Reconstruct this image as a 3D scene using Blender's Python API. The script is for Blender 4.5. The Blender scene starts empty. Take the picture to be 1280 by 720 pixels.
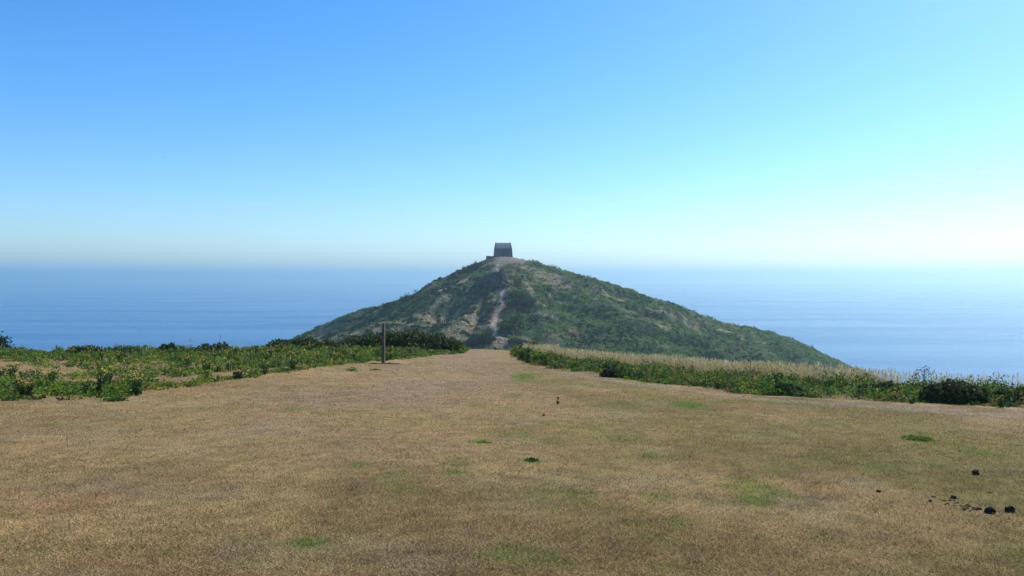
import bpy, math, random
import numpy as np
from mathutils import Vector, Matrix

# ------------------------------------------------------------ camera, sky, sun, exposure
SC = bpy.context.scene
COL = SC.collection
CZ = 85.0            # eye height above the sea
EYE = 1.6            # eye height above the turf
F = 1000.0           # focal length in pixels of the 1280 wide photograph
HOR = 345.0          # row of the horizon

cam_d = bpy.data.cameras.new('camera')
cam = bpy.data.objects.new('camera', cam_d)
COL.objects.link(cam)
cam.location = (0, 0, CZ)
cam.rotation_euler = (math.radians(90) - math.atan(15 / F), 0, 0)
cam_d.sensor_width = 36
cam_d.lens = 36 * F / 1280
cam_d.clip_start = 0.1
cam_d.clip_end = 120000
SC.camera = cam

SUN_AZ = math.radians(49)    # to the right of the view direction
SUN_EL = math.radians(45)
w = bpy.data.worlds.new('World')
SC.world = w
w.use_nodes = True
nt = w.node_tree
bg = nt.nodes['Background']
sky = nt.nodes.new('ShaderNodeTexSky')
sky.sky_type = 'NISHITA'
sky.sun_disc = False
sky.sun_elevation = SUN_EL
sky.sun_rotation = SUN_AZ
sky.altitude = 80
sky.air_density = 1.0
sky.dust_density = 0.65
sky.ozone_density = 2.4
hs = nt.nodes.new('ShaderNodeHueSaturation'); hs.inputs['Saturation'].default_value = 1.22
gain = nt.nodes.new('ShaderNodeVectorMath'); gain.operation = 'MULTIPLY'; gain.inputs[1].default_value = (0.82, 0.985, 1.18)   # camera white balance of the sky
nt.links.new(sky.outputs[0], gain.inputs[0])
nt.links.new(gain.outputs[0], hs.inputs['Color'])
nt.links.new(hs.outputs[0], bg.inputs[0])
bg.inputs[1].default_value = 0.133

sd = bpy.data.lights.new('sun', 'SUN')
sd.energy = 4.5
sd.angle = math.radians(0.5)
sd.color = (1.0, 0.95, 0.86)
sun = bpy.data.objects.new('sun', sd)
COL.objects.link(sun)
to_sun = Vector((math.sin(SUN_AZ) * math.cos(SUN_EL), math.cos(SUN_AZ) * math.cos(SUN_EL), math.sin(SUN_EL)))
sun.rotation_euler = to_sun.to_track_quat('Z', 'Y').to_euler()

SC.view_settings.view_transform = 'Standard'
SC.view_settings.look = 'None'
SC.view_settings.exposure = 0.26
SC.view_settings.gamma = 1.0
SC.cycles.volume_bounces = 1
SC.cycles.max_bounces = 8

# ------------------------------------------------------------ numeric helpers
def rs(seed): return np.random.RandomState(seed)

def _hash(ix, iy, seed):
    h = (ix.astype(np.int64) * 374761393 + iy.astype(np.int64) * 668265263 + seed * 1442695041) & 0x7fffffff
    h = ((h ^ (h >> 13)) * 1274126177) & 0x7fffffff
    h = h ^ (h >> 16)
    return (h & 0xffffff) / float(0xffffff)

def vnoise(x, y, seed=0):
    x = np.asarray(x, float); y = np.asarray(y, float)
    ix = np.floor(x); iy = np.floor(y)
    fx = x - ix; fy = y - iy
    fx = fx * fx * fx * (fx * (fx * 6 - 15) + 10); fy = fy * fy * fy * (fy * (fy * 6 - 15) + 10)
    a = _hash(ix, iy, seed); b = _hash(ix + 1, iy, seed)
    c = _hash(ix, iy + 1, seed); d = _hash(ix + 1, iy + 1, seed)
    return (a + (b - a) * fx) * (1 - fy) + (c + (d - c) * fx) * fy

def fbm(x, y, seed=0, oct=4):
    x = np.asarray(x, float); y = np.asarray(y, float)
    s = 0.0; a = 0.5; t = 0.0
    for k in range(oct):
        s = s + a * vnoise(x, y, seed + k * 17); t += a
        x, y = x * 1.63 + y * 1.21 + 3.1, y * 1.63 - x * 1.21 + 7.7
        a *= 0.5
    return s / t

def sstep(a, b, x):
    t = np.clip((x - a) / (b - a), 0, 1)
    return t * t * (3 - 2 * t)

def mixc(a, b, t):
    t = np.asarray(t)[..., None]
    return a * (1 - t) + np.array(b) * t

# ------------------------------------------------------------ terrain
EDGE_X = [-160, -60, -40, -19, -12, -7, -2, 0.8, 4.6, 7.4, 12, 25, 40, 60, 100]
EDGE_Y = [  60,  38,  33,  31,  36, 41, 42, 40, 31, 25.5, 20.5, 15, 6, -20, -60]
PA, PB = 0.055, 0.018

def edge_y(X): return np.interp(X, EDGE_X, EDGE_Y)

def plateau(X, Y):
    z = CZ - EYE - PA * Y - PB * X
    z = z + (fbm(X / 5.0, Y / 5.0, 3, 3) - 0.5) * 0.16 * sstep(3, 10, np.hypot(X, Y)) + (fbm(X / 0.7, Y / 0.7, 5, 2) - 0.5) * 0.02
    s = np.maximum(Y - edge_y(X), 0)
    return z - 0.5 * s * s / (s + 7.0)

HX, HY = -3.8, 322.0
R_R = [0, 5, 12, 23, 39, 55, 87, 103, 119, 135, 150, 230]
R_Z = [8, 7.4, 5.6, 2.6, -2.4, -8.2, -19.0, -23.0, -27.5, -34.5, -44, -95]
L_R = [0, 5.5, 12, 22, 41, 63, 83, 110, 190]
L_Z = [8, 7.2, 4.4, 0.0, -10.4, -19.6, -27.5, -40, -95]
F_R = [0, 5, 10, 20, 35, 50, 65, 72, 85, 140, 220]
F_Z = [8, 7.4, 4.9, 0.4, -6.0, -14.0, -20.0, -23.0, -28.0, -52, -90]
B_R = [0, 8, 30, 60, 200]
B_Z = [8, 7.0, 0, -14, -95]

def hill_z(X, Y):
    dx = X - HX; dy = Y - HY
    r = np.hypot(dx, dy) + 1e-6
    c = dx / r; s = dy / r
    # ragged gullies that run down the slope
    th = np.arctan2(dx, -dy)
    wr = np.where(c > 0, c * c, 0); wl = np.where(c < 0, c * c, 0)
    wf = np.where(s < 0, s * s, 0); wb = np.where(s > 0, s * s, 0)
    z = wr * np.interp(r, R_R, R_Z) + wl * np.interp(r, L_R, L_Z) + wf * np.interp(r, F_R, F_Z) + wb * np.interp(r, B_R, B_Z)
    amp = sstep(10, 45, r)
    g = fbm(th * 7 + 4, r / 55.0, 11, 3) - 0.5
    left = sstep(0.25, -0.35, th)
    z = z + amp * g * (1.5 + 6.0 * left)
    z = z + amp * (fbm(X / 11.0, Y / 11.0, 23, 4) - 0.5) * 3.4
    # steep-sided spur left of the path and the crag near the top
    z = z + amp * (fbm(X / 26.0 + 5, (Y + 6 * fbm(X / 15, Y / 15, 27, 2) + 0.22 * np.abs(dx)) / 9.0, 29, 3) - 0.5) * 6.0
    z = z + (fbm(X / 2.4, Y / 2.4, 31, 3) - 0.5) * 1.0 * sstep(7, 16, r)
    return z + CZ

def neck_z(X, Y):
    cx = -3.0 + 4.0 * np.sin(Y / 60.0)
    top = np.interp(Y, [30, 43, 60, 90, 150, 240, 262, 275], [-3.9, -4.2, -7.0, -12.0, -19.5, -23.5, -22.5, -30])
    d = np.abs(X - cx)
    w_ = np.interp(Y, [30, 43, 60, 100, 250], [2.5, 3.0, 8.0, 16.0, 22.0])
    f = np.maximum(d - w_, 0)
    return CZ + top - 0.5 * f * f / (f + 6) + (fbm(X / 6.0, Y / 6.0, 41, 4) - 0.5) * 2.0 * sstep(46, 70, Y)

def smax(a, b, k):
    h = np.clip(0.5 + 0.5 * (a - b) / k, 0, 1)
    return b * (1 - h) + a * h + k * h * (1 - h)

def height(X, Y):
    X = np.asarray(X, float); Y = np.asarray(Y, float)
    pz = plateau(X, Y)
    z = smax(pz, neck_z(X, Y), 0.5)
    z = np.where(Y < 40, pz, z)
    z = smax(z, hill_z(X, Y), 1.0)
    return np.maximum(z, -6.0)

def hz(x, y): return float(height(np.array([x]), np.array([y]))[0])

def ground_at(px, py):
    """point of the terrain seen at a pixel of the 1280x720 photograph (near turf)"""
    u = (px - 640) / F; v = (py - HOR) / F
    d = EYE / (v - PA - PB * u)
    return (u * d, d, hz(u * d, d))

def hill_at(px, py, y0=150, y1=330):
    u = (px - 640) / F; v = (py - HOR) / F
    Y = np.arange(y0, y1, 0.25)
    H = height(u * Y, Y)
    hit = np.nonzero(H > CZ - v * Y)[0]
    k = hit[0] if len(hit) else len(Y) - 1
    return (float(u * Y[k]), float(Y[k]), float(H[k]))

# ------------------------------------------------------------ mesh + tag helpers
def tag(o, label=None, cat=None, group=None, kind=None):
    if label: o['label'] = label
    if cat: o['category'] = cat
    if group: o['group'] = group
    if kind: o['kind'] = kind
    return o

def mesh_obj(name, V, Fc, mat, col=None, parent=None, smooth=False, mats=None):
    me = bpy.data.meshes.new(name)
    if isinstance(Fc, np.ndarray):
        V = np.ascontiguousarray(V, dtype=np.float32)
        n, k = Fc.shape
        me.vertices.add(len(V)); me.vertices.foreach_set('co', V.ravel())
        me.loops.add(n * k); me.loops.foreach_set('vertex_index', np.ascontiguousarray(Fc, dtype=np.int32).ravel())
        me.polygons.add(n)
        me.polygons.foreach_set('loop_start', np.arange(0, n * k, k, dtype=np.int32))
        me.polygons.foreach_set('loop_total', np.full(n, k, dtype=np.int32))
        me.update(calc_edges=True)
        me.validate()
    else:
        me.from_pydata([tuple(v) for v in V], [], Fc)
    if col is not None:
        c4 = np.ones((len(V), 4), dtype=np.float32); c4[:, :3] = col
        at = me.color_attributes.new('Col', 'FLOAT_COLOR', 'POINT')
        at.data.foreach_set('color', c4.ravel())
    if smooth:
        me.polygons.foreach_set('use_smooth', np.ones(len(me.polygons), dtype=bool))
    me.materials.append(mat)
    o = bpy.data.objects.new(name, me)
    COL.objects.link(o)
    if parent is not None: o.parent = parent
    return o

def empty(name, loc, rz=0.0):
    o = bpy.data.objects.new(name, None)
    o.location = loc; o.rotation_euler = (0, 0, rz)
    o.empty_display_size = 0.1
    COL.objects.link(o)
    return o

def copy_tree(o, parent=None):
    kids = list(o.children)
    c = o.copy(); COL.objects.link(c)
    if parent is not None: c.parent = parent
    for ch in kids: copy_tree(ch, c)
    return c

# ------------------------------------------------------------ materials
def new_mat(name):
    m = bpy.data.materials.new(name); m.use_nodes = True
    return m, m.node_tree, m.node_tree.nodes['Principled BSDF'], m.node_tree.nodes['Material Output']

def col_mat(name, rough=0.75, transl=0.0, noise=0.0, nscale=5.0, bump=0.0, bscale=30.0, spec=0.25, bdist=0.02):
    m, t, p, out = new_mat(name)
    a = t.nodes.new('ShaderNodeAttribute'); a.attribute_name = 'Col'
    src = a.outputs['Color']
    if noise:
        g = t.nodes.new('ShaderNodeNewGeometry')
        n = t.nodes.new('ShaderNodeTexNoise'); n.inputs['Scale'].default_value = nscale; n.inputs['Detail'].default_value = 8
        n.inputs['Roughness'].default_value = 0.75
        t.links.new(g.outputs['Position'], n.inputs['Vector'])
        mr = t.nodes.new('ShaderNodeMapRange')
        mr.inputs['From Min'].default_value = 0.3; mr.inputs['From Max'].default_value = 0.7
        mr.inputs['To Min'].default_value = 1 - noise; mr.inputs['To Max'].default_value = 1 + noise
        t.links.new(n.outputs[0], mr.inputs['Value'])
        vm = t.nodes.new('ShaderNodeVectorMath'); vm.operation = 'SCALE'
        t.links.new(src, vm.inputs[0]); t.links.new(mr.outputs[0], vm.inputs['Scale'])
        src = vm.outputs[0]
    t.links.new(src, p.inputs['Base Color'])
    p.inputs['Roughness'].default_value = rough
    p.inputs['Specular IOR Level'].default_value = spec
    if bump:
        g2 = t.nodes.new('ShaderNodeNewGeometry')
        n2 = t.nodes.new('ShaderNodeTexNoise'); n2.inputs['Scale'].default_value = bscale; n2.inputs['Detail'].default_value = 6
        t.links.new(g2.outputs['Position'], n2.inputs['Vector'])
        b = t.nodes.new('ShaderNodeBump'); b.inputs['Strength'].default_value = bump; b.inputs['Distance'].default_value = bdist
        t.links.new(n2.outputs[0], b.inputs['Height']); t.links.new(b.outputs[0], p.inputs['Normal'])
    if transl:
        tr = t.nodes.new('ShaderNodeBsdfTranslucent'); t.links.new(src, tr.inputs['Color'])
        mx = t.nodes.new('ShaderNodeMixShader'); mx.inputs[0].default_value = transl
        t.links.new(p.outputs[0], mx.inputs[1]); t.links.new(tr.outputs[0], mx.inputs[2])
        t.links.new(mx.outputs[0], out.inputs['Surface'])
    return m

def noise_mat(name, c1, c2, scale, rough=0.8, bump=0.4, bdist=0.02, contrast=(0.35, 0.65), stretch=(1, 1, 1), obj=True):
    m, t, p, out = new_mat(name)
    tc = t.nodes.new('ShaderNodeTexCoord'); mp = t.nodes.new('ShaderNodeMapping')
    mp.inputs['Scale'].default_value = stretch
    t.links.new(tc.outputs['Object'], mp.inputs['Vector'])
    n = t.nodes.new('ShaderNodeTexNoise'); n.inputs['Scale'].default_value = scale; n.inputs['Detail'].default_value = 8
    n.inputs['Roughness'].default_value = 0.7
    t.links.new(mp.outputs[0], n.inputs['Vector'])
    r = t.nodes.new('ShaderNodeValToRGB')
    r.color_ramp.elements[0].position = contrast[0]; r.color_ramp.elements[1].position = contrast[1]
    r.color_ramp.elements[0].color = (*c1, 1); r.color_ramp.elements[1].color = (*c2, 1)
    t.links.new(n.outputs[0], r.inputs[0]); t.links.new(r.outputs[0], p.inputs['Base Color'])
    b = t.nodes.new('ShaderNodeBump'); b.inputs['Strength'].default_value = bump; b.inputs['Distance'].default_value = bdist
    t.links.new(n.outputs[0], b.inputs['Height']); t.links.new(b.outputs[0], p.inputs['Normal'])
    p.inputs['Roughness'].default_value = rough; p.inputs['Specular IOR Level'].default_value = 0.2
    return m

M_TURF = col_mat('turf', 0.95, 0, 0.9, 60.0, 1.0, 60.0, 0.05, 0.04)
M_HILL = col_mat('hillside', 0.95, 0, 0.45, 0.8, 1.0, 1.1, 0.05, 0.9)
M_BLADE = col_mat('dry_blades', 0.8, 0.35, spec=0.1)
M_LEAF = col_mat('leaves', 0.6, 0.4, spec=0.15)
M_SCRUB = col_mat('scrub_leaves', 0.85, 0.42, spec=0.08)
M_FLOWER = col_mat('petals', 0.6, 0.3, spec=0.2)
M_STEM = noise_mat('stems', (0.05, 0.06, 0.02), (0.12, 0.11, 0.05), 30)
M_BARK = noise_mat('bark', (0.03, 0.025, 0.02), (0.10, 0.08, 0.06), 12)
M_PATH = noise_mat('stony_earth', (0.11, 0.085, 0.065), (0.36, 0.30, 0.24), 1.0, 0.95, 0.9, 0.3)
M_ROCK = noise_mat('rock', (0.02, 0.018, 0.022), (0.11, 0.08, 0.075), 0.7, 0.9, 1.0, 0.3)
M_STONE = noise_mat('rubble_stone', (0.07, 0.07, 0.08), (0.20, 0.19, 0.19), 2.6, 0.9, 1.0, 0.12)
M_SLAB = noise_mat('stone_slabs', (0.16, 0.15, 0.16), (0.34, 0.31, 0.31), 1.8, 0.9, 0.8, 0.10)
M_DUNG = noise_mat('dark_crumb', (0.006, 0.006, 0.007), (0.022, 0.02, 0.018), 60, 0.9, 0.8, 0.004)
M_GULL = noise_mat('gull_feathers', (0.14, 0.15, 0.17), (0.22, 0.23, 0.25), 6, 0.8, 0.1)
M_SAIL = noise_mat('sail_cloth', (0.75, 0.75, 0.74), (0.85, 0.85, 0.84), 2, 0.7, 0.1)
M_DARKHOLE = noise_mat('dark_interior', (0.006, 0.006, 0.006), (0.012, 0.012, 0.012), 2)

def wood_mat():
    m, t, p, out = new_mat('weathered_wood')
    tc = t.nodes.new('ShaderNodeTexCoord'); mp = t.nodes.new('ShaderNodeMapping')
    mp.inputs['Scale'].default_value = (60, 60, 3)
    n = t.nodes.new('ShaderNodeTexNoise'); n.inputs['Scale'].default_value = 1.0; n.inputs['Detail'].default_value = 7
    t.links.new(tc.outputs['Object'], mp.inputs['Vector']); t.links.new(mp.outputs[0], n.inputs['Vector'])
    r = t.nodes.new('ShaderNodeValToRGB')
    r.color_ramp.elements[0].position = 0.35; r.color_ramp.elements[1].position = 0.7
    r.color_ramp.elements[0].color = (0.02, 0.015, 0.010, 1); r.color_ramp.elements[1].color = (0.19, 0.155, 0.115, 1)
    t.links.new(n.outputs[0], r.inputs[0]); t.links.new(r.outputs[0], p.inputs['Base Color'])
    b = t.nodes.new('ShaderNodeBump'); b.inputs['Strength'].default_value = 0.7; b.inputs['Distance'].default_value = 0.006
    t.links.new(n.outputs[0], b.inputs['Height']); t.links.new(b.outputs[0], p.inputs['Normal'])
    p.inputs['Roughness'].default_value = 0.85
    return m
M_WOOD = wood_mat()

def water_mat():
    m, t, p, out = new_mat('sea_water')
    p.inputs['Base Color'].default_value = (0.005, 0.085, 0.23, 1)
    p.inputs['Roughness'].default_value = 0.22
    p.inputs['IOR'].default_value = 1.33; p.inputs['Specular IOR Level'].default_value = 0.42
    g = t.nodes.new('ShaderNodeNewGeometry')
    last = None
    for sc, stx, dist, st in ((0.03, 0.5, 1.5, 0.5), (0.12, 0.5, 0.9, 0.9), (0.5, 0.6, 0.3, 1.0)):
        mp = t.nodes.new('ShaderNodeMapping'); mp.inputs['Scale'].default_value = (stx, 1, 1); mp.inputs['Rotation'].default_value = (0, 0, 0.25)
        n = t.nodes.new('ShaderNodeTexNoise'); n.inputs['Scale'].default_value = sc; n.inputs['Detail'].default_value = 5
        t.links.new(g.outputs['Position'], mp.inputs['Vector']); t.links.new(mp.outputs[0], n.inputs['Vector'])
        b = t.nodes.new('ShaderNodeBump'); b.inputs['Strength'].default_value = st; b.inputs['Distance'].default_value = dist
        t.links.new(n.outputs[0], b.inputs['Height'])
        if last: t.links.new(last.outputs[0], b.inputs['Normal'])
        last = b
    t.links.new(last.outputs[0], p.inputs['Normal'])
    # slicks of calmer water
    mp = t.nodes.new('ShaderNodeMapping'); mp.inputs['Scale'].default_value = (0.25, 1, 1); mp.inputs['Rotation'].default_value = (0, 0, 0.12)
    n = t.nodes.new('ShaderNodeTexNoise'); n.inputs['Scale'].default_value = 0.006; n.inputs['Detail'].default_value = 4
    t.links.new(g.outputs['Position'], mp.inputs['Vector']); t.links.new(mp.outputs[0], n.inputs['Vector'])
    mr = t.nodes.new('ShaderNodeMapRange'); mr.inputs['From Min'].default_value = 0.35; mr.inputs['From Max'].default_value = 0.65
    mr.inputs['To Min'].default_value = 0.20; mr.inputs['To Max'].default_value = 0.32
    t.links.new(n.outputs[0], mr.inputs['Value']); t.links.new(mr.outputs[0], p.inputs['Roughness'])
    return m

# ------------------------------------------------------------ sea and haze
def disc(R, z, rings, segs):
    V = [(0, 0, z)]; Fc = []
    rr = [R * (k / rings) ** 3 for k in range(1, rings + 1)]
    for r in rr:
        for s in range(segs):
            a = 2 * math.pi * s / segs
            V.append((r * math.cos(a), r * math.sin(a), z))
    for s in range(segs): Fc.append((0, 1 + s, 1 + (s + 1) % segs))
    for k in range(1, rings):
        b0 = 1 + (k - 1) * segs; b1 = 1 + k * segs
        for s in range(segs):
            s2 = (s + 1) % segs
            Fc.append((b0 + s, b1 + s, b1 + s2, b0 + s2))
    return V, Fc
V, Fc = disc(30000, 0.0, 24, 96)
tag(mesh_obj('sea', V, Fc, water_mat()), kind='structure')

HAZE_DENS = 0.00037
def haze():
    R = 30500.0; z0, z1 = -8.0, CZ + 50.0
    V = [(x, y, z) for z in (z0, z1) for (x, y) in ((-R, -R), (R, -R), (R, R), (-R, R))]
    Fc = [(0, 3, 2, 1), (4, 5, 6, 7), (0, 1, 5, 4), (1, 2, 6, 5), (2, 3, 7, 6), (3, 0, 4, 7)]
    m = bpy.data.materials.new('haze_air'); m.use_nodes = True
    t = m.node_tree; t.nodes.clear()
    o = t.nodes.new('ShaderNodeOutputMaterial'); v = t.nodes.new('ShaderNodeVolumePrincipled')
    v.inputs['Density'].default_value = HAZE_DENS
    v.inputs['Color'].default_value = (0.84, 1.0, 0.97, 1)
    v.inputs['Anisotropy'].default_value = 0.77
    t.links.new(v.outputs[0], o.inputs['Volume'])
    tag(mesh_obj('haze', V, Fc, m), kind='stuff')
haze()

# ------------------------------------------------------------ ground sheets
def lawn_color(X, Y):
    n1 = fbm(X / 3.2, Y / 3.2, 51, 4); n2 = fbm(X / 0.9, Y / 0.9, 61, 3); n3 = fbm(X / 0.18, Y / 0.18, 71, 2)
    c = np.tile(np.array([0.305, 0.208, 0.088]), (len(X), 1))
    c = mixc(c, (0.22, 0.150, 0.062), sstep(0.42, 0.66, n1) * 0.8)
    c = mixc(c, (0.32, 0.195, 0.09), sstep(0.5, 0.7, fbm(X / 2.1 + 9, Y / 2.1, 81, 3)) * 0.7)
    c = mixc(c, (0.28, 0.21, 0.11), sstep(0.5, 0.75, n2) * 0.6)
    c = c * (0.80 + 0.40 * fbm(X / 1.2 + 4, Y / 2.0, 57, 4))[:, None]
    # olive growth is stronger on the right half of the turf
    ol = sstep(-3, 6, X + 0.12 * Y) * sstep(0.40, 0.62, fbm(X / 1.6, Y / 2.4, 91, 4))
    c = mixc(c, (0.165, 0.15, 0.042), ol * 0.55)
    # worn reddish track that runs to the path
    tx = np.interp(Y, [4, 10, 20, 30, 44], [-2.6, -2.2, -1.8, -1.6, -1.6]); tw = np.interp(Y, [4, 15, 30, 44], [2.4, 2.6, 2.0, 1.6])
    tr = np.exp(-((X - tx) / tw) ** 2)
    c = mixc(c, (0.31, 0.205, 0.125), tr * sstep(0.25, 0.6, n1 + 0.2 * n2) * 0.75 * sstep(5, 16, Y))
    # trodden line along the right-hand bed
    fy = np.interp(X, FRONT_RX, FRONT_RY)
    lt = np.exp(-((Y - (fy - 1.7)) / 0.55) ** 2) * sstep(0.5, 2.0, X)
    c = mixc(c, (0.30, 0.235, 0.17), lt * 0.7)
    lt = np.exp(-((Y - (fy - 0.35)) / 0.5) ** 2) * sstep(0.5, 2.0, X) * sstep(0.4, 0.6, n2)
    c = mixc(c, (0.40, 0.31, 0.17), lt * 0.7)
    g = np.zeros(len(X))
    for (px, py, wx, wy, s) in GREEN_SPOTS:
        u = (px - 640) / F; v = (py - HOR) / F; d = EYE / (v - PA - PB * u)
        x0 = u * d; rx = wx / F * d; ry = wy / F * d * d / EYE
        q = ((X - x0) / rx) ** 2 + ((Y - d) / ry) ** 2
        g = np.maximum(g, 1.05 * s * sstep(0.05, 0.85, np.exp(-q)) * sstep(0.36, 0.62, 0.35 * n2 + 0.65 * n3 + 0.06))
    g = np.maximum(g, 0.5 * sstep(0.66, 0.80, fbm(X / 0.6 + 31, Y / 0.9, 101, 4)) * sstep(-9, 3, X))
    c = mixc(c, (0.10, 0.155, 0.02), g)
    n4 = fbm(X / 0.07, Y / 0.07, 73, 2)
    c = c * (0.55 + 0.50 * n3 + 0.40 * n4)[:, None]
    return c

FRONT_RX = [-1, 0.2, 0.9, 3.5, 5.7, 10.2, 20, 40]
FRONT_RY = [40, 32, 27.5, 22, 18.2, 16.0, 10, -2]
FRONT_LX = [-60, -20, -8.8, -7.2, -6.9, -6.4, -5.7, -5.1, -2.9, -2.4]
FRONT_LY = [11, 13, 13.8, 14.8, 17.5, 20.5, 25, 30, 35.5, 37]
GREEN_SPOTS = [(430, 583, 28, 5, 0.9), (385, 682, 30, 7, 0.8), (600, 505, 20, 4, 0.3), (600, 552, 14, 4, 0.8), (570, 591, 20, 4, 0.7), (505, 617, 26, 6, 0.55),
               (640, 540, 40, 8, 0.45), (780, 548, 26, 5, 0.75), (860, 508, 26, 5, 0.9), (770, 506, 40, 6, 0.6), (700, 478, 26, 4, 0.4),
               (655, 472, 18, 5, 0.95), (690, 550, 22, 5, 0.5), (830, 622, 20, 8, 0.55), (945, 628, 26, 8, 0.8), (1012, 528, 30, 6, 0.35),
               (975, 591, 16, 8, 0.4), (1100, 588, 26, 6, 0.4), (665, 576, 20, 4, 0.8), (60, 531, 16, 3, 0.5), (258, 512, 14, 3, 0.6), (100, 535, 28, 4, 0.3), (630, 700, 40, 10, 0.45),
               (370, 512, 18, 3, 0.6), (1270, 640, 20, 5, 0.5), (300, 576, 12, 4, 0.4), (840, 680, 20, 6, 0.4), (50, 690, 30, 6, 0.35), (1195, 560, 40, 4, 0.3), (980, 505, 40, 4, 0.4)]

def grid_sheet(name, xs, ys, mat, colf, dz=0.0):
    X, Y = np.meshgrid(xs, ys)
    X = X.ravel(); Y = Y.ravel()
    Z = height(X, Y) + dz
    nx, ny = len(xs), len(ys)
    i = np.arange(nx - 1)[None, :] + (np.arange(ny - 1) * nx)[:, None]
    i = i.ravel()
    Fc = np.stack([i, i + 1, i + nx + 1, i + nx], 1)
    return mesh_obj(name, np.stack([X, Y, Z], 1), Fc, mat, colf(X, Y), smooth=True)

def rough_color(X, Y):
    n = fbm(X / 4.0, Y / 4.0, 111, 4)
    c = np.tile(np.array([0.05, 0.062, 0.028]), (len(X), 1))
    return mixc(c, (0.20, 0.16, 0.08), sstep(0.5, 0.7, n))

def ground_color(X, Y):
    c = lawn_color(X, Y)
    s = Y - edge_y(X)
    b = sstep(0.5, 3.0, s) * sstep(1.2, 2.6, np.abs(X + 2.2))
    k = b[:, None]
    return c * (1 - k) + rough_color(X, Y) * k

def steps(*segs):
    out = []
    for a, b, st in segs: out.append(np.arange(a, b, st))
    out.append(np.array([segs[-1][1]]))
    return np.concatenate(out)

xs = steps((-400, -60, 8), (-60, -24, 0.6), (-24, 18, 0.09), (18, 50, 0.6), (50, 400, 8))
ys = steps((-120, -10, 4), (-10, 3, 0.5), (3, 30, 0.09), (30, 58, 0.25))
tag(grid_sheet('ground', xs, ys, M_TURF, ground_color), kind='structure')

PATH_PX = [(628, 321), (622, 329), (620, 337), (628, 344), (633, 352), (629, 362), (626, 372), (627, 381), (621, 392), (618, 402), (615, 411), (617, 417), (624, 423), (628, 431)]
PATH_W = [3.4, 2.0, 1.3, 1.3, 1.8, 1.6, 1.2, 1.3, 1.6, 1.9, 2.3, 1.7, 2.3, 2.6]
PATH_PT = [hill_at(px, py, 200) for px, py in PATH_PX]
PATH_PT[0] = (HX, HY - 5.0, hz(HX, HY - 5.0))

def path_samples():
    P = [np.array(p[:2]) for p in PATH_PT]; out = []
    for k in range(len(P) - 1):
        n = max(2, int(np.linalg.norm(P[k + 1] - P[k]) / 0.5))
        for j in range(n):
            t = j / n; tt = t * t * (3 - 2 * t)
            out.append((*(P[k] * (1 - t) + P[k + 1] * t), PATH_W[k] * (1 - tt) + PATH_W[k + 1] * tt))
    return np.array(out)
PS = path_samples()

def path_dist(X, Y):
    """distance to the hill path, minus its half width"""
    d = np.full(len(X), 99.0)
    near = np.nonzero((np.abs(X - HX) < 25) & (Y > 190) & (Y < 325))[0]
    for s in range(0, len(near), 20000):
        i = near[s:s + 20000]
        q = np.sqrt((X[i, None] - PS[None, ::2, 0]) ** 2 + (Y[i, None] - PS[None, ::2, 1]) ** 2) - PS[None, ::2, 2] / 2
        d[i] = q.min(1)
    return d

STRAW_SEGS = [((hill_at(*a, 190)[:2]), (hill_at(*b, 190)[:2]), w_) for a, b, w_ in (
    ((660, 338), (712, 362), 1.7), ((655, 352), (676, 386), 1.4), ((668, 386), (692, 398), 1.6), ((745, 362), (775, 375), 2.0), ((845, 396), (872, 406), 2.6),
    ((900, 412), (955, 430), 1.6), ((485, 405), (560, 372), 1.0), ((530, 396), (590, 382), 2.6), ((570, 402), (606, 396), 2.6), ((552, 364), (590, 346), 1.0),
    ((598, 340), (612, 329), 0.9), ((430, 411), (470, 393), 0.9), ((385, 420), (420, 406), 0.8), ((690, 372), (720, 380), 1.2), ((780, 395), (840, 415), 1.0),
    ((470, 415), (530, 405), 1.2), ((655, 425), (700, 432), 1.4), ((800, 385), (850, 398), 0.9), ((640, 330), (665, 336), 1.6))]
def seg_mask(X, Y):
    m = np.zeros(len(X)); nz = sstep(0.32, 0.56, fbm(X / 2.6, Y / 2.6, 137, 4)); wob = (fbm(X / 5, Y / 5, 139, 2) - 0.5) * 3
    for a, b, w_ in STRAW_SEGS:
        dx, dy = b[0] - a[0], b[1] - a[1]; L2 = dx * dx + dy * dy + 1e-6
        t = np.clip(((X - a[0]) * dx + (Y - a[1]) * dy) / L2, 0, 1)
        d = np.hypot(X - a[0] - t * dx, (Y - a[1] - t * dy) + wob)
        m = np.maximum(m, sstep(w_ * 1.5, w_ * 0.5, d) * nz)
    return m

def straw_mask(X, Y):
    dx = X - HX; dy = Y - HY; r = np.hypot(dx, dy); th = np.arctan2(dx, -dy)
    wp = 6 * fbm(X / 14, Y / 14, 119, 2)
    n = fbm(X / 15.0 + 3, (Y + wp + 0.25 * np.abs(X)) / 4.2, 121, 4)
    m = sstep(0.58, 0.72, n) * (0.65 - 0.35 * sstep(10, 30, X))
    # dry slope low on the left of the path, straw shoulder right of it
    m = np.maximum(m, seg_mask(X, Y))
    m = np.maximum(m, 0.9 * np.exp(-((X + 19) / 13.0) ** 2 - ((Y - 268) / 13.0) ** 2) * sstep(0.36, 0.52, fbm(X / 4, Y / 4, 131, 4)))
    m = np.maximum(m, 0.8 * np.exp(-((X - 12) / 9.0) ** 2 - ((Y - 300) / 9.0) ** 2) * sstep(0.42, 0.56, fbm(X / 5, Y / 3, 141, 4)))
    m = np.maximum(m, 0.6 * np.exp(-((X - 78) / 14.0) ** 2 - ((Y - 306) / 9.0) ** 2) * sstep(0.42, 0.56, fbm(X / 7, Y / 4, 151, 4)))
    return m

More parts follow.
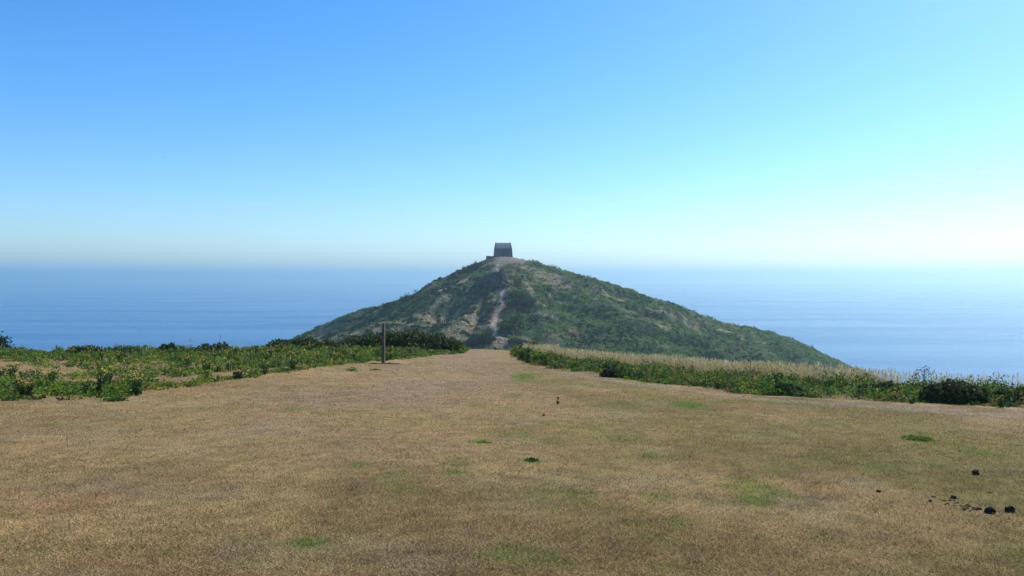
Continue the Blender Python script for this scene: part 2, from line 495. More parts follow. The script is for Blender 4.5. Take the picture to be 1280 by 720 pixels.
def gorse_shade_mask(X, Y):
    # belts of dense gorse with shade painted in, mostly on the left flank
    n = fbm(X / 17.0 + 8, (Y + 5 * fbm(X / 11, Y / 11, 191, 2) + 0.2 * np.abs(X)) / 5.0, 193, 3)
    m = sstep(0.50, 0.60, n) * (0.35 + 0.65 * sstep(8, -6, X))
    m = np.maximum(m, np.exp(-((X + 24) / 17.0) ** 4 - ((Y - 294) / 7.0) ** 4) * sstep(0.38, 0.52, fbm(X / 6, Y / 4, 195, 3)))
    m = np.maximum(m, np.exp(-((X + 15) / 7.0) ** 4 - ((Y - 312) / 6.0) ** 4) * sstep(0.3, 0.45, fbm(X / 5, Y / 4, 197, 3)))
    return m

EARTH = [(hill_at(632, 359, 200), 2.6), (hill_at(716, 417, 200), 2.6), (hill_at(606, 403, 200), 2.0), (hill_at(690, 428, 200), 2.0), (hill_at(628, 430, 200), 3.0)]
def hill_color(X, Y):
    n = fbm(X / 9.0, Y / 9.0, 161, 5); n2 = fbm(X / 2.2, Y / 2.2, 171, 4)
    c = np.tile(np.array([0.05, 0.095, 0.036]), (len(X), 1))
    c = mixc(c, (0.022, 0.042, 0.020), np.maximum(sstep(0.55, 0.68, n), gorse_shade_mask(X, Y)))  # gorse belts get a near-black green that includes their shade
    c = mixc(c, (0.085, 0.115, 0.05), sstep(0.5, 0.75, n2) * 0.6)
    c = mixc(c, (0.27, 0.225, 0.13), straw_mask(X, Y))
    r = np.hypot(X - HX, Y - HY)
    c = mixc(c, (0.25, 0.20, 0.16), sstep(17, 6, r + 10 * (n2 - 0.5)) * sstep(-9, -2, X) * sstep(9, 3, X))
    c = mixc(c, (0.24, 0.18, 0.14), sstep(2.5, 0.0, path_dist(X, Y) + 3 * (n2 - 0.5)) * 0.8)
    for (ex, ey, _), er in EARTH: c = mixc(c, (0.26, 0.155, 0.12), np.exp(-((X - ex) / er) ** 2 - ((Y - ey) / er) ** 2) * sstep(0.3, 0.6, n2 + 0.1))
    c = mixc(c, (0.22, 0.16, 0.13), sstep(0.68, 0.80, fbm(X / 6 + 50, Y / 6, 181, 4)) * 0.6)
    return c

xs = steps((-420, -120, 6), (-120, 160, 0.55), (160, 420, 6))
ys = steps((58, 180, 1.5), (180, 335, 0.55), (335, 560, 5))
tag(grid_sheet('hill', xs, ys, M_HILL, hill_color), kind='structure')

def path_mesh():
    r = rs(5); V = []; Fc = []
    n = len(PS); m = 6
    for k in range(n):
        a = PS[max(k - 1, 0)]; b = PS[min(k + 1, n - 1)]
        d = (b - a)[:2]; d = d / (np.linalg.norm(d) + 1e-6); nrm = np.array([-d[1], d[0]])
        wl = PS[k, 2] / 2 * (0.8 + 0.5 * vnoise(np.array([k / 3.0]), np.array([0.5]), 7)[0])
        wr = PS[k, 2] / 2 * (0.8 + 0.5 * vnoise(np.array([k / 3.0]), np.array([9.5]), 9)[0])
        for j in range(m + 1):
            t = j / m * 2 - 1
            p = PS[k, :2] + nrm * (t * (wl if t < 0 else wr))
            V.append([p[0], p[1], 0])
    V = np.array(V)
    V[:, 2] = height(V[:, 0], V[:, 1]) + 0.14 + r.uniform(-0.04, 0.04, len(V))
    e = np.arange(len(V)) % (m + 1)
    V[(e == 0) | (e == m), 2] -= 0.35
    for k in range(n - 1):
        for j in range(m):
            i = k * (m + 1) + j
            Fc.append((i, i + 1, i + m + 2, i + m + 1))
    tag(mesh_obj('footpath', V, np.array(Fc), M_PATH), kind='structure')
path_mesh()

# ------------------------------------------------------------ leaf clouds
def leaf_cloud(P, size, col, seed, elong=1.6, up=0.0):
    """diamond leaves at points P; returns verts, faces, colours"""
    r = rs(seed); n = len(P)
    size = np.broadcast_to(size, (n,))[:, None]
    a = r.normal(size=(n, 3)); a[:, 2] += up; a /= np.linalg.norm(a, axis=1)[:, None]
    b = r.normal(size=(n, 3)); b -= a * (a * b).sum(1)[:, None]; b /= np.linalg.norm(b, axis=1)[:, None]
    A = a * size * elong * 0.5; B = b * size * 0.5
    V = np.stack([P - A, P + B, P + A, P - B], 1).reshape(-1, 3)
    Fc = np.arange(4 * n).reshape(n, 4)
    return V, Fc, np.repeat(col, 4, 0)

def blades(P, h, wd, lean, col, seed, tipcol=None):
    r = rs(seed); n = len(P)
    a = r.uniform(0, 2 * np.pi, n); b = r.uniform(0, 2 * np.pi, n)
    W = np.stack([np.cos(a), np.sin(a), np.zeros(n)], 1) * (wd / 2)[:, None]
    L = np.stack([np.cos(b) * lean, np.sin(b) * lean, h], 1)
    V = np.stack([P - W, P + W, P + L], 1).reshape(-1, 3)
    C = np.repeat(col, 3, 0)
    if tipcol is not None: C[2::3] = tipcol
    return V, np.arange(3 * n).reshape(n, 3), C

def dome_points(r, n, rad, h, shell=0.45):
    d = r.normal(size=(n, 3)); d[:, 2] = np.abs(d[:, 2]); d /= np.linalg.norm(d, axis=1)[:, None]
    q = (shell + (1 - shell) * r.uniform(0, 1, n) ** 0.6) * r.choice([1, 1, 1, 0.6], n)
    return np.stack([d[:, 0] * rad * q, d[:, 1] * rad * q, d[:, 2] * h * q], 1)

def plants(centres, rad, hgt, nleaf, lsize, cols, seed):
    """many leafy tufts in one go: returns V, F, C"""
    r = rs(seed); n = len(centres)
    idx = np.repeat(np.arange(n), nleaf)
    m = len(idx)
    D = dome_points(r, m, 1.0, 1.0)
    P = centres[idx] + D * np.stack([rad[idx], rad[idx], hgt[idx]], 1)
    c = cols[idx] * r.uniform(0.6, 1.5, m)[:, None]
    return leaf_cloud(P, r.uniform(0.7, 1.4, m) * lsize[idx], c, seed + 1, 1.9, 0.3)

# short dry turf
def turf():
    r = rs(77); N = 800000
    u = r.uniform(-0.86, 0.86, N); t = r.uniform(0, 1, N)
    p = 0.55; a, b = 3.2 ** -p, 30.0 ** -p
    Y = (a + t * (b - a)) ** (-1 / p)
    X = u * Y
    X = X + r.normal(size=N) * 0.02
    keep = (Y < edge_y(X) - 0.2)
    X = X[keep]; Y = Y[keep]; N = len(X)
    c = lawn_color(X, Y)
    k = r.uniform(0, 1, N)
    c = c * (r.uniform(0.2, 1.9, N) ** 1.25 * (0.8 + 0.4 * fbm(X / 0.06, Y / 0.06, 203, 1)))[:, None]
    c = np.where((k < 0.08)[:, None], np.array([0.40, 0.31, 0.16]) * r.uniform(0.7, 1.2, N)[:, None], c)
    c = np.where((k > 0.91)[:, None], np.array([0.06, 0.045, 0.03]), c)
    h = r.uniform(0.006, 0.026, N) * (0.6 + 0.8 * fbm(X / 0.5, Y / 0.5, 201, 2))
    green = sstep(0.0, 0.04, c[:, 1] - c[:, 0])
    h = h * (1 + 0.9 * green)
    wd = np.maximum(0.0040, 0.00060 * Y) * r.uniform(0.7, 1.3, N)
    P = np.stack([X, Y, height(X, Y) - 0.002], 1)
    V, Fc, C = blades(P, h, wd, h * r.uniform(0.5, 2.6, N), c, 78)
    # loose dry stems lying on the turf
    M = 9000; Y = 3.4 * (14 / 3.4) ** r.uniform(0, 1, M); X = r.uniform(-0.8, 0.8, M) * Y
    P = np.stack([X, Y, height(X, Y) + 0.012], 1); l = r.uniform(0.03, 0.09, M)
    c2 = np.array([(0.50, 0.40, 0.22), (0.40, 0.32, 0.17), (0.10, 0.07, 0.04)])[r.choice(3, M, p=[0.4, 0.35, 0.25])]
    V2, F2, C2 = blades(P, l * 0.15, np.full(M, 0.004), l, c2, 79)
    V, Fc, C = np.concatenate([V, V2]), np.concatenate([Fc, F2 + len(V)]), np.concatenate([C, C2])
    tag(mesh_obj('turf_grass', V, Fc, M_BLADE, C), kind='stuff')
turf()

GREENS = np.array([[0.085, 0.16, 0.014], [0.055, 0.12, 0.016], [0.15, 0.21, 0.018], [0.035, 0.075, 0.016], [0.06, 0.11, 0.03], [0.21, 0.21, 0.035], [0.26, 0.17, 0.05]])
def pick_green(r, n, wts): return GREENS[r.choice(len(GREENS), n, p=np.array(wts) / sum(wts))]

def left_density(X, Y):
    fy = np.interp(X, FRONT_LX, FRONT_LY) + (fbm(X / 1.5, Y * 0, 211, 3) - 0.5) * 1.6
    inside = (Y > fy) & (Y < edge_y(X) + 2.0) & (X < -2.3)
    n = fbm(X / 2.3, Y / 2.3, 221, 4)
    dens = sstep(0.45, 0.57, n)
    dist = Y - fy
    # thick strip along the front, bare gap behind it, thick again at the crest
    gap = np.exp(-((Y - 22.2) / 4.2) ** 4) * sstep(-7.4, -9.5, X) * (1 - 0.4 * sstep(0.5, 0.65, n))
    dens = np.maximum(dens, 0.75 * sstep(0.0, 0.7, dist) * sstep(4.6, 3.0, dist))
    dens = np.maximum(dens, sstep(edge_y(X) - 5, edge_y(X) - 2, Y) * 0.95)
    dens = np.maximum(dens, sstep(22.5, 26, Y) * 0.75)
    dens = dens * (1 - 0.96 * gap)
    return np.where(inside, dens, 0)

def right_density(X, Y):
    fy = np.interp(X, FRONT_RX, FRONT_RY) + (fbm(X / 0.9, Y * 0, 231, 3) - 0.5) * 0.9
    inside = (Y > fy) & (Y < fy + np.interp(X, [0, 4, 7.4, 10, 20], [8.0, 7.2, 6.6, 5.2, 4.5])) & (X > 0.1)
    n = fbm(X / 1.2, Y / 1.2, 241, 3)
    return np.where(inside, np.maximum(sstep(0.34, 0.52, n), sstep(0.7, 1.6, Y - fy) * 0.95), 0)

def bed(name, dens, x0, x1, y0, y1, N, hmul, wts, seed, lsz):
    r = rs(seed)
    X = r.uniform(x0, x1, N); Y = r.uniform(y0, y1, N)
    k = r.uniform(0, 1, N) < dens(X, Y)
    X = X[k]; Y = Y[k]; n = len(X)
    q = fbm(X / 1.1, Y / 1.1, seed + 5, 3)
    h = (0.10 + 0.34 * sstep(0.3, 0.75, q)) * r.uniform(0.7, 1.25, n) * hmul(X, Y)
    rad = r.uniform(0.12, 0.27, n)
    cols = pick_green(r, n, wts) * (0.7 + 0.7 * fbm(X / 0.8, Y / 0.8, seed + 9, 2))[:, None]
    C = np.stack([X, Y, height(X, Y)], 1)
    ls = np.maximum(0.035, 0.0014 * Y) * lsz
    V, Fc, Cc = plants(C, rad, h, 34, np.broadcast_to(ls, (n,)), cols, seed + 1)
    return tag(mesh_obj(name, V, Fc, M_LEAF, Cc), kind='stuff')

bed('bracken', left_density, -34, -2.2, 12.5, 44, 15500,
    lambda X, Y: np.interp(Y - np.interp(X, FRONT_LX, FRONT_LY), [0, 0.8, 3, 30], [0.25, 0.5, 0.62, 0.68]), [5, 3, 4, 2, 1.5, 1.8, 1.0], 300, 1.0)
bed('bramble_cover', right_density, 0, 20, 9, 42, 19000,
    lambda X, Y: np.interp(Y - np.interp(X, FRONT_RX, FRONT_RY), [0, 0.7, 2, 4, 8], [0.4, 0.85, 1.05, 1.0, 0.9]) , [4, 4, 2.2, 4, 3, 1.8, 1.2], 330, 0.95)

# tall pale grass behind the right-hand bed, thin along the left one
def tall_grass(name, N, sampler, seed, hr, colset):
    r = rs(seed)
    X, Y = sampler(r, N); n = len(X)
    h = r.uniform(hr[0], hr[1], n) * (0.75 + 0.5 * fbm(X / 0.9, Y / 0.9, seed + 3, 2))
    P = np.stack([X, Y, height(X, Y)], 1)
    cs = np.array(colset); c = cs[r.randint(0, len(cs), n)] * r.uniform(0.75, 1.25, n)[:, None]
    lean = h * r.uniform(0.05, 0.45, n)
    V1, F1, C1 = blades(P, h, np.full(n, 0.006) + 0.00018 * Y, lean, c, seed + 1)
    tips = V1[2::3]
    k = r.uniform(0, 1, n) < 0.55
    tp = tips[k]; m = len(tp)
    hw = r.uniform(0.006, 0.013, m)
    A = np.stack([r.normal(size=m) * 0.02, r.normal(size=m) * 0.02, r.uniform(0.04, 0.09, m)], 1)
    a = r.uniform(0, 6.28, m); B = np.stack([np.cos(a), np.sin(a), 0 * a], 1) * hw[:, None]
    V2 = np.stack([tp - A * 0.6, tp + B, tp + A, tp - B], 1).reshape(-1, 3)
    F1q = np.concatenate([F1, F1[:, 2:3]], 1)
    # seed heads as two triangles so that everything stays a triangle list
    q = np.arange(4 * m).reshape(m, 4) + len(V1)
    F2 = np.concatenate([q[:, [0, 1, 2]], q[:, [0, 2, 3]]], 0)
    C2 = np.repeat(c[k] * 1.05, 4, 0)
    return tag(mesh_obj(name, np.concatenate([V1, V2]), np.concatenate([F1, F2]), M_BLADE, np.concatenate([C1, C2])), kind='stuff')

def samp_right(r, N):
    X = r.uniform(0.6, 20, N)
    fy = np.interp(X, FRONT_RX, FRONT_RY)
    off = np.interp(X, [0, 4, 7.4, 10, 20], [8.0, 7.2, 6.6, 5.0, 4.5]); wd = np.interp(X, [0, 4, 7, 10, 20], [4, 2.6, 1.8, 1.6, 1.4])
    Y = fy + off * r.uniform(0.85, 1, N) + wd * r.uniform(0, 1, N) ** 1.1
    k = r.uniform(0, 1, N) < np.interp(X, [0, 7, 9, 11, 14], [1, 1, 0.45, 0.14, 0.1]) * (0.3 + 0.9 * sstep(0.3, 0.6, fbm(X / 0.8, Y / 0.8, 401, 3)))
    return X[k], Y[k]
STRAW = [(0.60, 0.48, 0.25), (0.52, 0.40, 0.19), (0.66, 0.56, 0.34), (0.45, 0.35, 0.15), (0.30, 0.28, 0.12)]
tall_grass('tall_dry_grass', 48000, samp_right, 410, (0.24, 0.44), STRAW)
def samp_left(r, N):
    X = r.uniform(-34, -2.5, N); Y = r.uniform(14, 44, N)
    k = r.uniform(0, 1, N) < left_density(X, Y) * sstep(0.45, 0.65, fbm(X / 1.5, Y / 1.5, 431, 3)) * 0.8
    k |= (Y > 20) & (Y < edge_y(X) + 1) & (r.uniform(0, 1, N) < 0.06) & (Y > np.interp(X, FRONT_LX, FRONT_LY))
    return X[k], Y[k]
tall_grass('dry_grass_stalks', 16000, samp_left, 440, (0.12, 0.42), [(0.42, 0.33, 0.17), (0.30, 0.30, 0.10), (0.20, 0.26, 0.07), (0.5, 0.4, 0.22)])

# scrub on the hill and on the slopes behind the crest
def scrub():
    r = rs(500); N = 26000
    X = r.uniform(-115, 160, N); Y = r.uniform(190, 334, N)
    st = straw_mask(X, Y); pd = path_dist(X, Y); rr = np.hypot(X - HX, Y - HY)
    k = (r.uniform(0, 1, N) > st * 0.93) & (pd > 0.7) & (np.min([np.hypot(X - e[0][0], Y - e[0][1]) / e[1] for e in EARTH], 0) > 1.0) & (rr > 11) & (fbm(X / 5, Y / 5, 501, 3) > 0.33)
    X, Y = X[k], Y[k]
    X2 = r.uniform(-60, 60, 9000); Y2 = r.uniform(46, 190, 9000)
    k = np.abs(X2 + 2) > 2.5
    X = np.concatenate([X, X2[k]]); Y = np.concatenate([Y, Y2[k]]); n = len(X)
    q = fbm(X / 8.0, Y / 8.0, 503, 4)
    rad = r.uniform(0.5, 1.1, n) * (0.7 + 0.8 * sstep(0.45, 0.7, q)); h = r.uniform(0.35, 0.9, n) * (0.6 + 1.2 * sstep(0.45, 0.7, q))
    near = Y < 100; h[near] *= 0.5; rad[near] *= 0.7
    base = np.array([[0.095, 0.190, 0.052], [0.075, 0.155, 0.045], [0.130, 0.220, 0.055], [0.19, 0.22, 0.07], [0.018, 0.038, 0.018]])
    dm = gorse_shade_mask(X, Y); h = h * (1 + 0.9 * dm); rad = rad * (1 + 0.3 * dm)
    pz = fbm(X / 12.0, Y / 12.0, 505, 3)
    ci = np.clip((pz * 6 - 0.8 + r.uniform(-0.8, 0.8, n)), 0, 4).astype(int)
    ci = np.where((X > 4) & (r.uniform(0, 1, n) < 0.5), 2, ci)
    h[:] = np.where(straw_mask(X, Y) > 0.3, h * 0.6, h)
    ci = np.where(r.uniform(0, 1, n) < dm * 1.4, 4, np.where((X > 5) & (ci == 4), 0, ci))  # gorse belts take the darkest green, shade put into the colour
    C = np.stack([X, Y, height(X, Y) - 0.1], 1)
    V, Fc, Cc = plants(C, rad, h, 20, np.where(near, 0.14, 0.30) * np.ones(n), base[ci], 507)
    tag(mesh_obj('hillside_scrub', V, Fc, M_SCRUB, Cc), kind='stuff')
scrub()

def dry_hill_grass():
    r = rs(520); N = 60000
    X = r.uniform(-115, 160, N); Y = r.uniform(190, 330, N)
    k = (r.uniform(0, 1, N) < straw_mask(X, Y) * 0.9 + 0.12) & (path_dist(X, Y) > 0.2) & (np.hypot(X - HX, Y - HY) > 7)
    X, Y = X[k], Y[k]; n = len(X)
    h = r.uniform(0.2, 0.6, n)
    P = np.stack([X, Y, height(X, Y)], 1)
    c = np.array([(0.36, 0.30, 0.18), (0.26, 0.23, 0.12), (0.20, 0.20, 0.09), (0.13, 0.15, 0.07)])[r.randint(0, 4, n)] * r.uniform(0.7, 1.2, n)[:, None]
    V, Fc, C = blades(P, h, r.uniform(0.25, 0.6, n), h * 0.8, c, 521)
    tag(mesh_obj('hillside_grass', V, Fc, M_SCRUB, C), kind='stuff')
dry_hill_grass()

# ------------------------------------------------------------ shrubs and trees
def tube(path, radii, seg=6):
    V = []; Fc = []
    for k, p in enumerate(path):
        p = Vector(p); d = (Vector(path[min(k + 1, len(path) - 1)]) - Vector(path[max(k - 1, 0)])).normalized()
        a = d.orthogonal().normalized(); b = d.cross(a)
        for s in range(seg):
            t = 2 * math.pi * s / seg
            V.append(tuple(p + (a * math.cos(t) + b * math.sin(t)) * radii[k]))
    for k in range(len(path) - 1):
        for s in range(seg):
            s2 = (s + 1) % seg
            Fc.append((k * seg + s, k * seg + s2, (k + 1) * seg + s2, (k + 1) * seg + s))
    Fc.append(tuple(range(seg))[::-1]); n = (len(path) - 1) * seg
    Fc.append(tuple(n + s for s in range(seg)))
    return V, Fc

def join(parts):
    V = []; Fc = []
    for v, f in parts:
        o = len(V); V += list(v); Fc += [tuple(i + o for i in q) for q in f]
    return V, Fc

def shrub(name, label, cat, lobes, leaf, nleaf, cols, seed, group=None, mat=None, loc=None, stems=6, rz=0.0):
    """lobes: (dx, dy, rx, ry, h) in metres round loc"""
    r = rs(seed)
    root = empty(name, loc); tag(root, label, cat, group)
    P = []; tot = sum(l[2] * l[3] * 1.0 for l in lobes)
    S = []
    for (dx, dy, rx, ry, h) in lobes:
        n = int(nleaf * rx * ry / tot)
        D = dome_points(r, n, 1.0, 1.0, 0.6)
        lump = 0.82 + 0.36 * fbm(D[:, 0] * 3 + dx, D[:, 1] * 3 + D[:, 2] * 2 + dy, seed + 3, 3)
        D = D * lump[:, None] * np.array([rx, ry, h])
        zb = hz(loc[0] + dx, loc[1] + dy) - loc[2]
        P.append(D + np.array([dx, dy, zb - 0.03]))
        for _ in range(stems):
            a = r.uniform(0, 6.28); q = r.uniform(0.3, 0.8)
            S.append(tube([(0, 0, -0.15), (dx + math.cos(a) * rx * q * 0.5, dy + math.sin(a) * ry * q * 0.5, zb + h * 0.4),
                           (dx + math.cos(a) * rx * q, dy + math.sin(a) * ry * q, zb + h * 0.8)], [0.03 * max(h, 0.3), 0.02 * max(h, 0.3), 0.008], 5))
    P = np.concatenate(P)
    c = np.array(cols)[r.randint(0, len(cols), len(P))] * r.uniform(0.6, 1.5, len(P))[:, None]
    V, Fc, C = leaf_cloud(P, r.uniform(0.6, 1.4, len(P)) * leaf, c, seed + 1, 1.5, 0.2)
    mesh_obj('foliage', V, Fc, mat or M_LEAF, C, root)
    v, f = join(S)
    mesh_obj('stem', v, f, M_BARK, None, root)
    return root

DK = [(0.038, 0.062, 0.016), (0.050, 0.080, 0.018), (0.028, 0.046, 0.014), (0.085, 0.105, 0.028)]
MD = [(0.035, 0.075, 0.022), (0.05, 0.095, 0.025), (0.028, 0.055, 0.02)]
def at_d(px, d):
    X = (px - 640) / F * d
    return (X, d, hz(X, d))
# the bramble thicket beside the path
L = at_d(520, 38.5)
shrub('bramble_thicket', 'wide dark rounded thicket at the crest beside the path, behind the wooden post', 'bush',
      [(-2.2, 0.6, 0.9, 0.9, 0.85), (-1.2, 0.4, 1.0, 1.0, 1.0), (-0.1, 0.2, 1.1, 1.0, 1.05), (0.9, 0, 0.9, 0.9, 0.95), (1.7, -0.3, 0.65, 0.8, 0.72), (-3.2, 0.9, 0.8, 0.8, 0.65)],
      0.09, 9000, DK, 600, loc=L, stems=7)
shrub('low_shrub', 'low dark shrub on the crest left of the wooden post', 'bush',
      [(-1.6, 0, 0.9, 0.7, 0.55), (-0.5, 0, 0.8, 0.7, 0.62), (0.5, 0, 0.7, 0.6, 0.5)], 0.08, 3200, DK + MD, 610, loc=at_d(395, 38), stems=5)
for px, dd, rw, hh, sd_, lb in ((208, 32, 0.35, 0.50, 620, 'small dark bush with a ragged top on the left skyline'), (265, 33, 0.7, 0.46, 622, 'rounded dark bush on the left skyline beside a bare upright stalk'),
                                (103, 31, 0.6, 0.42, 624, 'dark bushy clump on the skyline between the wind-bent tree and the ragged-topped bush'), (150, 31, 0.9, 0.36, 626, 'broad low dark green bush on the left skyline above the bare gap')):
    shrub('low_shrub', lb, 'bush', [(-rw * 0.4, 0, rw * 0.7, rw * 0.7, hh * 0.85), (rw * 0.4, 0.1, rw * 0.7, rw * 0.7, hh)], 0.07, 1100, DK + MD, sd_, loc=at_d(px, dd), stems=4)
# right-hand bed bushes
def bed_bush(px, py, lobes, nl, seed, lb, cols=DK, leaf=0.05, name='bramble_bush'):
    return shrub(name, lb, 'bush', lobes, leaf, nl, cols, seed, loc=ground_at(px, py), stems=5)
bed_bush(1203, 505, [(-0.42, 0.25, 0.34, 0.4, 0.42), (-0.05, 0.15, 0.45, 0.45, 0.52), (0.35, 0.1, 0.36, 0.4, 0.40)], 5200, 630, 'largest dark bush in the right-hand bed, overhanging the turf edge')
bed_bush(1275, 505, [(0, 0.3, 0.35, 0.4, 0.36), (0.5, 0.35, 0.4, 0.4, 0.40)], 3200, 632, 'dark bush at the right-hand end of the right bed')
bed_bush(985, 494, [(0, 0.2, 0.26, 0.3, 0.34), (0.28, 0.3, 0.22, 0.25, 0.28)], 1700, 634, 'dark green bush below the brightest yellow flowers of the right bed', MD)
bed_bush(765, 472, [(0, 0.2, 0.33, 0.35, 0.36), (0.35, 0.4, 0.3, 0.3, 0.32)], 1500, 636, 'dark green bush near the left end of the pale tall grass', MD + DK)
bed_bush(1115, 494, [(0, 0.3, 0.35, 0.3, 0.33), (-0.4, 0.3, 0.25, 0.3, 0.30)], 2200, 638, 'dark green bush left of the tall lone weed in the right bed', MD + DK)
# bushes on the hill
HB = [(0.030, 0.065, 0.032), (0.040, 0.080, 0.036), (0.024, 0.048, 0.026)]
HG = [(0.045, 0.105, 0.035), (0.055, 0.12, 0.04), (0.035, 0.08, 0.03)]
def hill_bush(px, py, lobes, nl, seed, lb, cols=HB):
    shrub('hillside_bush', lb, 'bush', lobes, 0.34, nl, cols, seed, mat=M_SCRUB, loc=hill_at(px, py, 190), stems=3)
hill_bush(598, 430, [(-3.6, 0, 2.4, 2.6, 2.4), (-0.6, 0.4, 3.2, 3.0, 3.3), (2.6, 0.2, 2.8, 2.6, 2.8)], 3600, 650, 'big rounded dark bush at the foot of the hill, left of the stony path', HB)
hill_bush(634, 411, [(-1.0, 0, 1.6, 1.5, 1.4), (1.2, 0, 2.0, 1.6, 1.3)], 1300, 652, 'low dark bush in the bend of the stony path')
hill_bush(640, 383, [(-0.3, 0, 1.6, 1.8, 1.8), (1.5, 0.6, 1.8, 1.8, 2.0)], 1300, 654, 'dark bush hugging the right side of the path, halfway up the hill')
hill_bush(648, 370, [(-1.0, 0, 2.2, 2.2, 1.9), (2.0, -2, 2.6, 2.6, 2.0), (4.0, -5, 2.6, 2.8, 2.0)], 2600, 656, 'bright green thicket right of the path below the crag', HG)
hill_bush(548, 350, [(-1.2, 0, 1.4, 1.3, 1.5), (0.8, 0, 1.3, 1.3, 1.3)], 900, 658, 'dark bush bulging from the upper left skyline of the hill')
hill_bush(572, 343, [(-1.0, 0, 1.6, 1.5, 1.1), (1.2, 0, 1.6, 1.3, 1.0)], 900, 660, 'dark bush on the hill skyline just above the bulging one, left of the chapel')
hill_bush(653, 430, [(-2.5, 0, 2.2, 2, 1.2), (0.5, 0, 2.2, 2, 1.3), (3.2, 0, 2.2, 2, 1.1)], 1600, 662, 'low dark bush at the foot of the hill, right of the path')

# wind-bent tree at the left edge
def wind_tree():
    X0, Y0 = -31.2, 45.0; z0 = hz(X0, Y0)
    root = empty('windswept_tree', (X0, Y0, z0)); tag(root, 'dark wind-bent tree at the left edge of the picture below the crest', 'tree')
    top = CZ - 0.065 * 45 - z0
    r = rs(700)
    trunk = [(-0.6, 0, -0.3), (-0.5, 0, top * 0.3), (-0.1, 0, top * 0.6), (0.7, 0, top * 0.78)]
    parts = [tube(trunk, [0.17, 0.13, 0.09, 0.04], 8)]
    ends = []
    for k in range(11):
        b = Vector(trunk[1 + k % 3]); t = r.uniform(0.0, 1.0)
        e = Vector((-0.9 + 2.9 * t, r.uniform(-1.0, 1.0), top * (0.62 + 0.30 * (1 - abs(t - 0.4)))))
        m = (b + e) / 2 + Vector((-0.1, 0, -0.1))
        parts.append(tube([b, m, e], [0.05, 0.03, 0.01], 5)); ends += [m.lerp(e, 0.5), e]
    ends.append(Vector((2.05, 0, top * 0.845)))
    parts.append(tube([trunk[3], (1.4, 0, top * 0.82), (2.05, 0, top * 0.845)], [0.04, 0.025, 0.01], 5))
    v, f = join(parts); mesh_obj('trunk', v, f, M_BARK, None, root)
    P = []
    for e in ends:
        n = 420
        q = r.normal(size=(n, 3)) * np.array([0.34, 0.34, 0.13])
        P.append(q + np.array(e))
    P = np.concatenate(P)
    c = np.array([(0.02, 0.032, 0.014), (0.03, 0.042, 0.018)])[r.randint(0, 2, len(P))] * r.uniform(0.6, 1.5, len(P))[:, None]
    V, Fc, C = leaf_cloud(P, 0.10, c, 701, 1.5)
    mesh_obj('crown', V, Fc, M_LEAF, C, root)
wind_tree()

# ------------------------------------------------------------ ragwort plants
YEL = np.array([(0.75, 0.56, 0.02), (0.80, 0.65, 0.04), (0.65, 0.42, 0.015)])
def ragwort(seed, h=0.5, nst=6, spread=0.16, leafc=None, flow=1.0):
    r = rs(seed)
    root = empty('ragwort', (0, 0, 0))
    S = []; LP = []; FP = []
    for k in range(nst):
        a = r.uniform(0, 6.28); hh = h * r.uniform(0.7, 1.1); sp = spread * r.uniform(0.3, 1)
        e = (math.cos(a) * sp, math.sin(a) * sp, hh)
        S.append(tube([(0.02 * math.cos(a), 0.02 * math.sin(a), -0.03), (e[0] * 0.5, e[1] * 0.5, hh * 0.55), e], [0.006, 0.005, 0.003], 4))
        t = r.uniform(0.05, 0.85, 26)[:, None]
        LP.append(np.array(e) * t + r.normal(size=(26, 3)) * np.array([0.05, 0.05, 0.02]))
        nf = int(16 * flow)
        NS = 9; fv = [(e[0], e[1], e[2] + 0.022)]; R0 = r.uniform(0.016, 0.032) * flow
        for R1, zz in ((0.5, 0.024), (1.0, 0.006), (0.8, -0.008)):
            for q in range(NS):
                aa = 6.283 * q / NS + r.uniform(-0.2, 0.2); RR = R0 * R1 * r.uniform(0.65, 1.25)
                fv.append((e[0] + RR * math.cos(aa), e[1] + RR * math.sin(aa), e[2] + zz + r.uniform(-0.006, 0.006)))
        ff = [(0, 1 + q, 1 + (q + 1) % NS) for q in range(NS)]
        for rg in (0, 1):
            ff += [(1 + rg * NS + q, 1 + (rg + 1) * NS + q, 1 + (rg + 1) * NS + (q + 1) % NS, 1 + rg * NS + (q + 1) % NS) for q in range(NS)]
        FP.append((fv, ff))
    v, f = join(S); mesh_obj('stem', v, f, M_STEM, None, root)
    LP = np.concatenate(LP)
    g = np.array(leafc if leafc is not None else [(0.045, 0.10, 0.018), (0.07, 0.13, 0.02), (0.035, 0.08, 0.02)])
    V, Fc, C = leaf_cloud(LP, 0.045, g[r.randint(0, len(g), len(LP))] * r.uniform(0.7, 1.3, len(LP))[:, None], seed + 1, 2.0)
    mesh_obj('foliage', V, Fc, M_LEAF, C, root)
    for fv, ff in FP:
        mesh_obj('flower_head', fv, ff, M_FLOWER, YEL[r.randint(0, 3)] * r.uniform(0.7, 1.15, (len(fv), 1)), root)
    return root

RAG = [ragwort(800 + 7 * k, 0.42 + 0.05 * k, 5 + k % 3, 0.14 + 0.02 * k) for k in range(4)]
used = [False] * 4
def place_rag(k, p, rz, s, label, group=None):
    o = RAG[k] if not used[k] else copy_tree(RAG[k])
    if not used[k]: used[k] = True
    if 'group' in o: del o['group']
    o.location = p; o.rotation_euler = (0, 0, rz); o.scale = (s, s, s)
    tag(o, label, 'plant', group)
    return o

rr = random.Random(9)
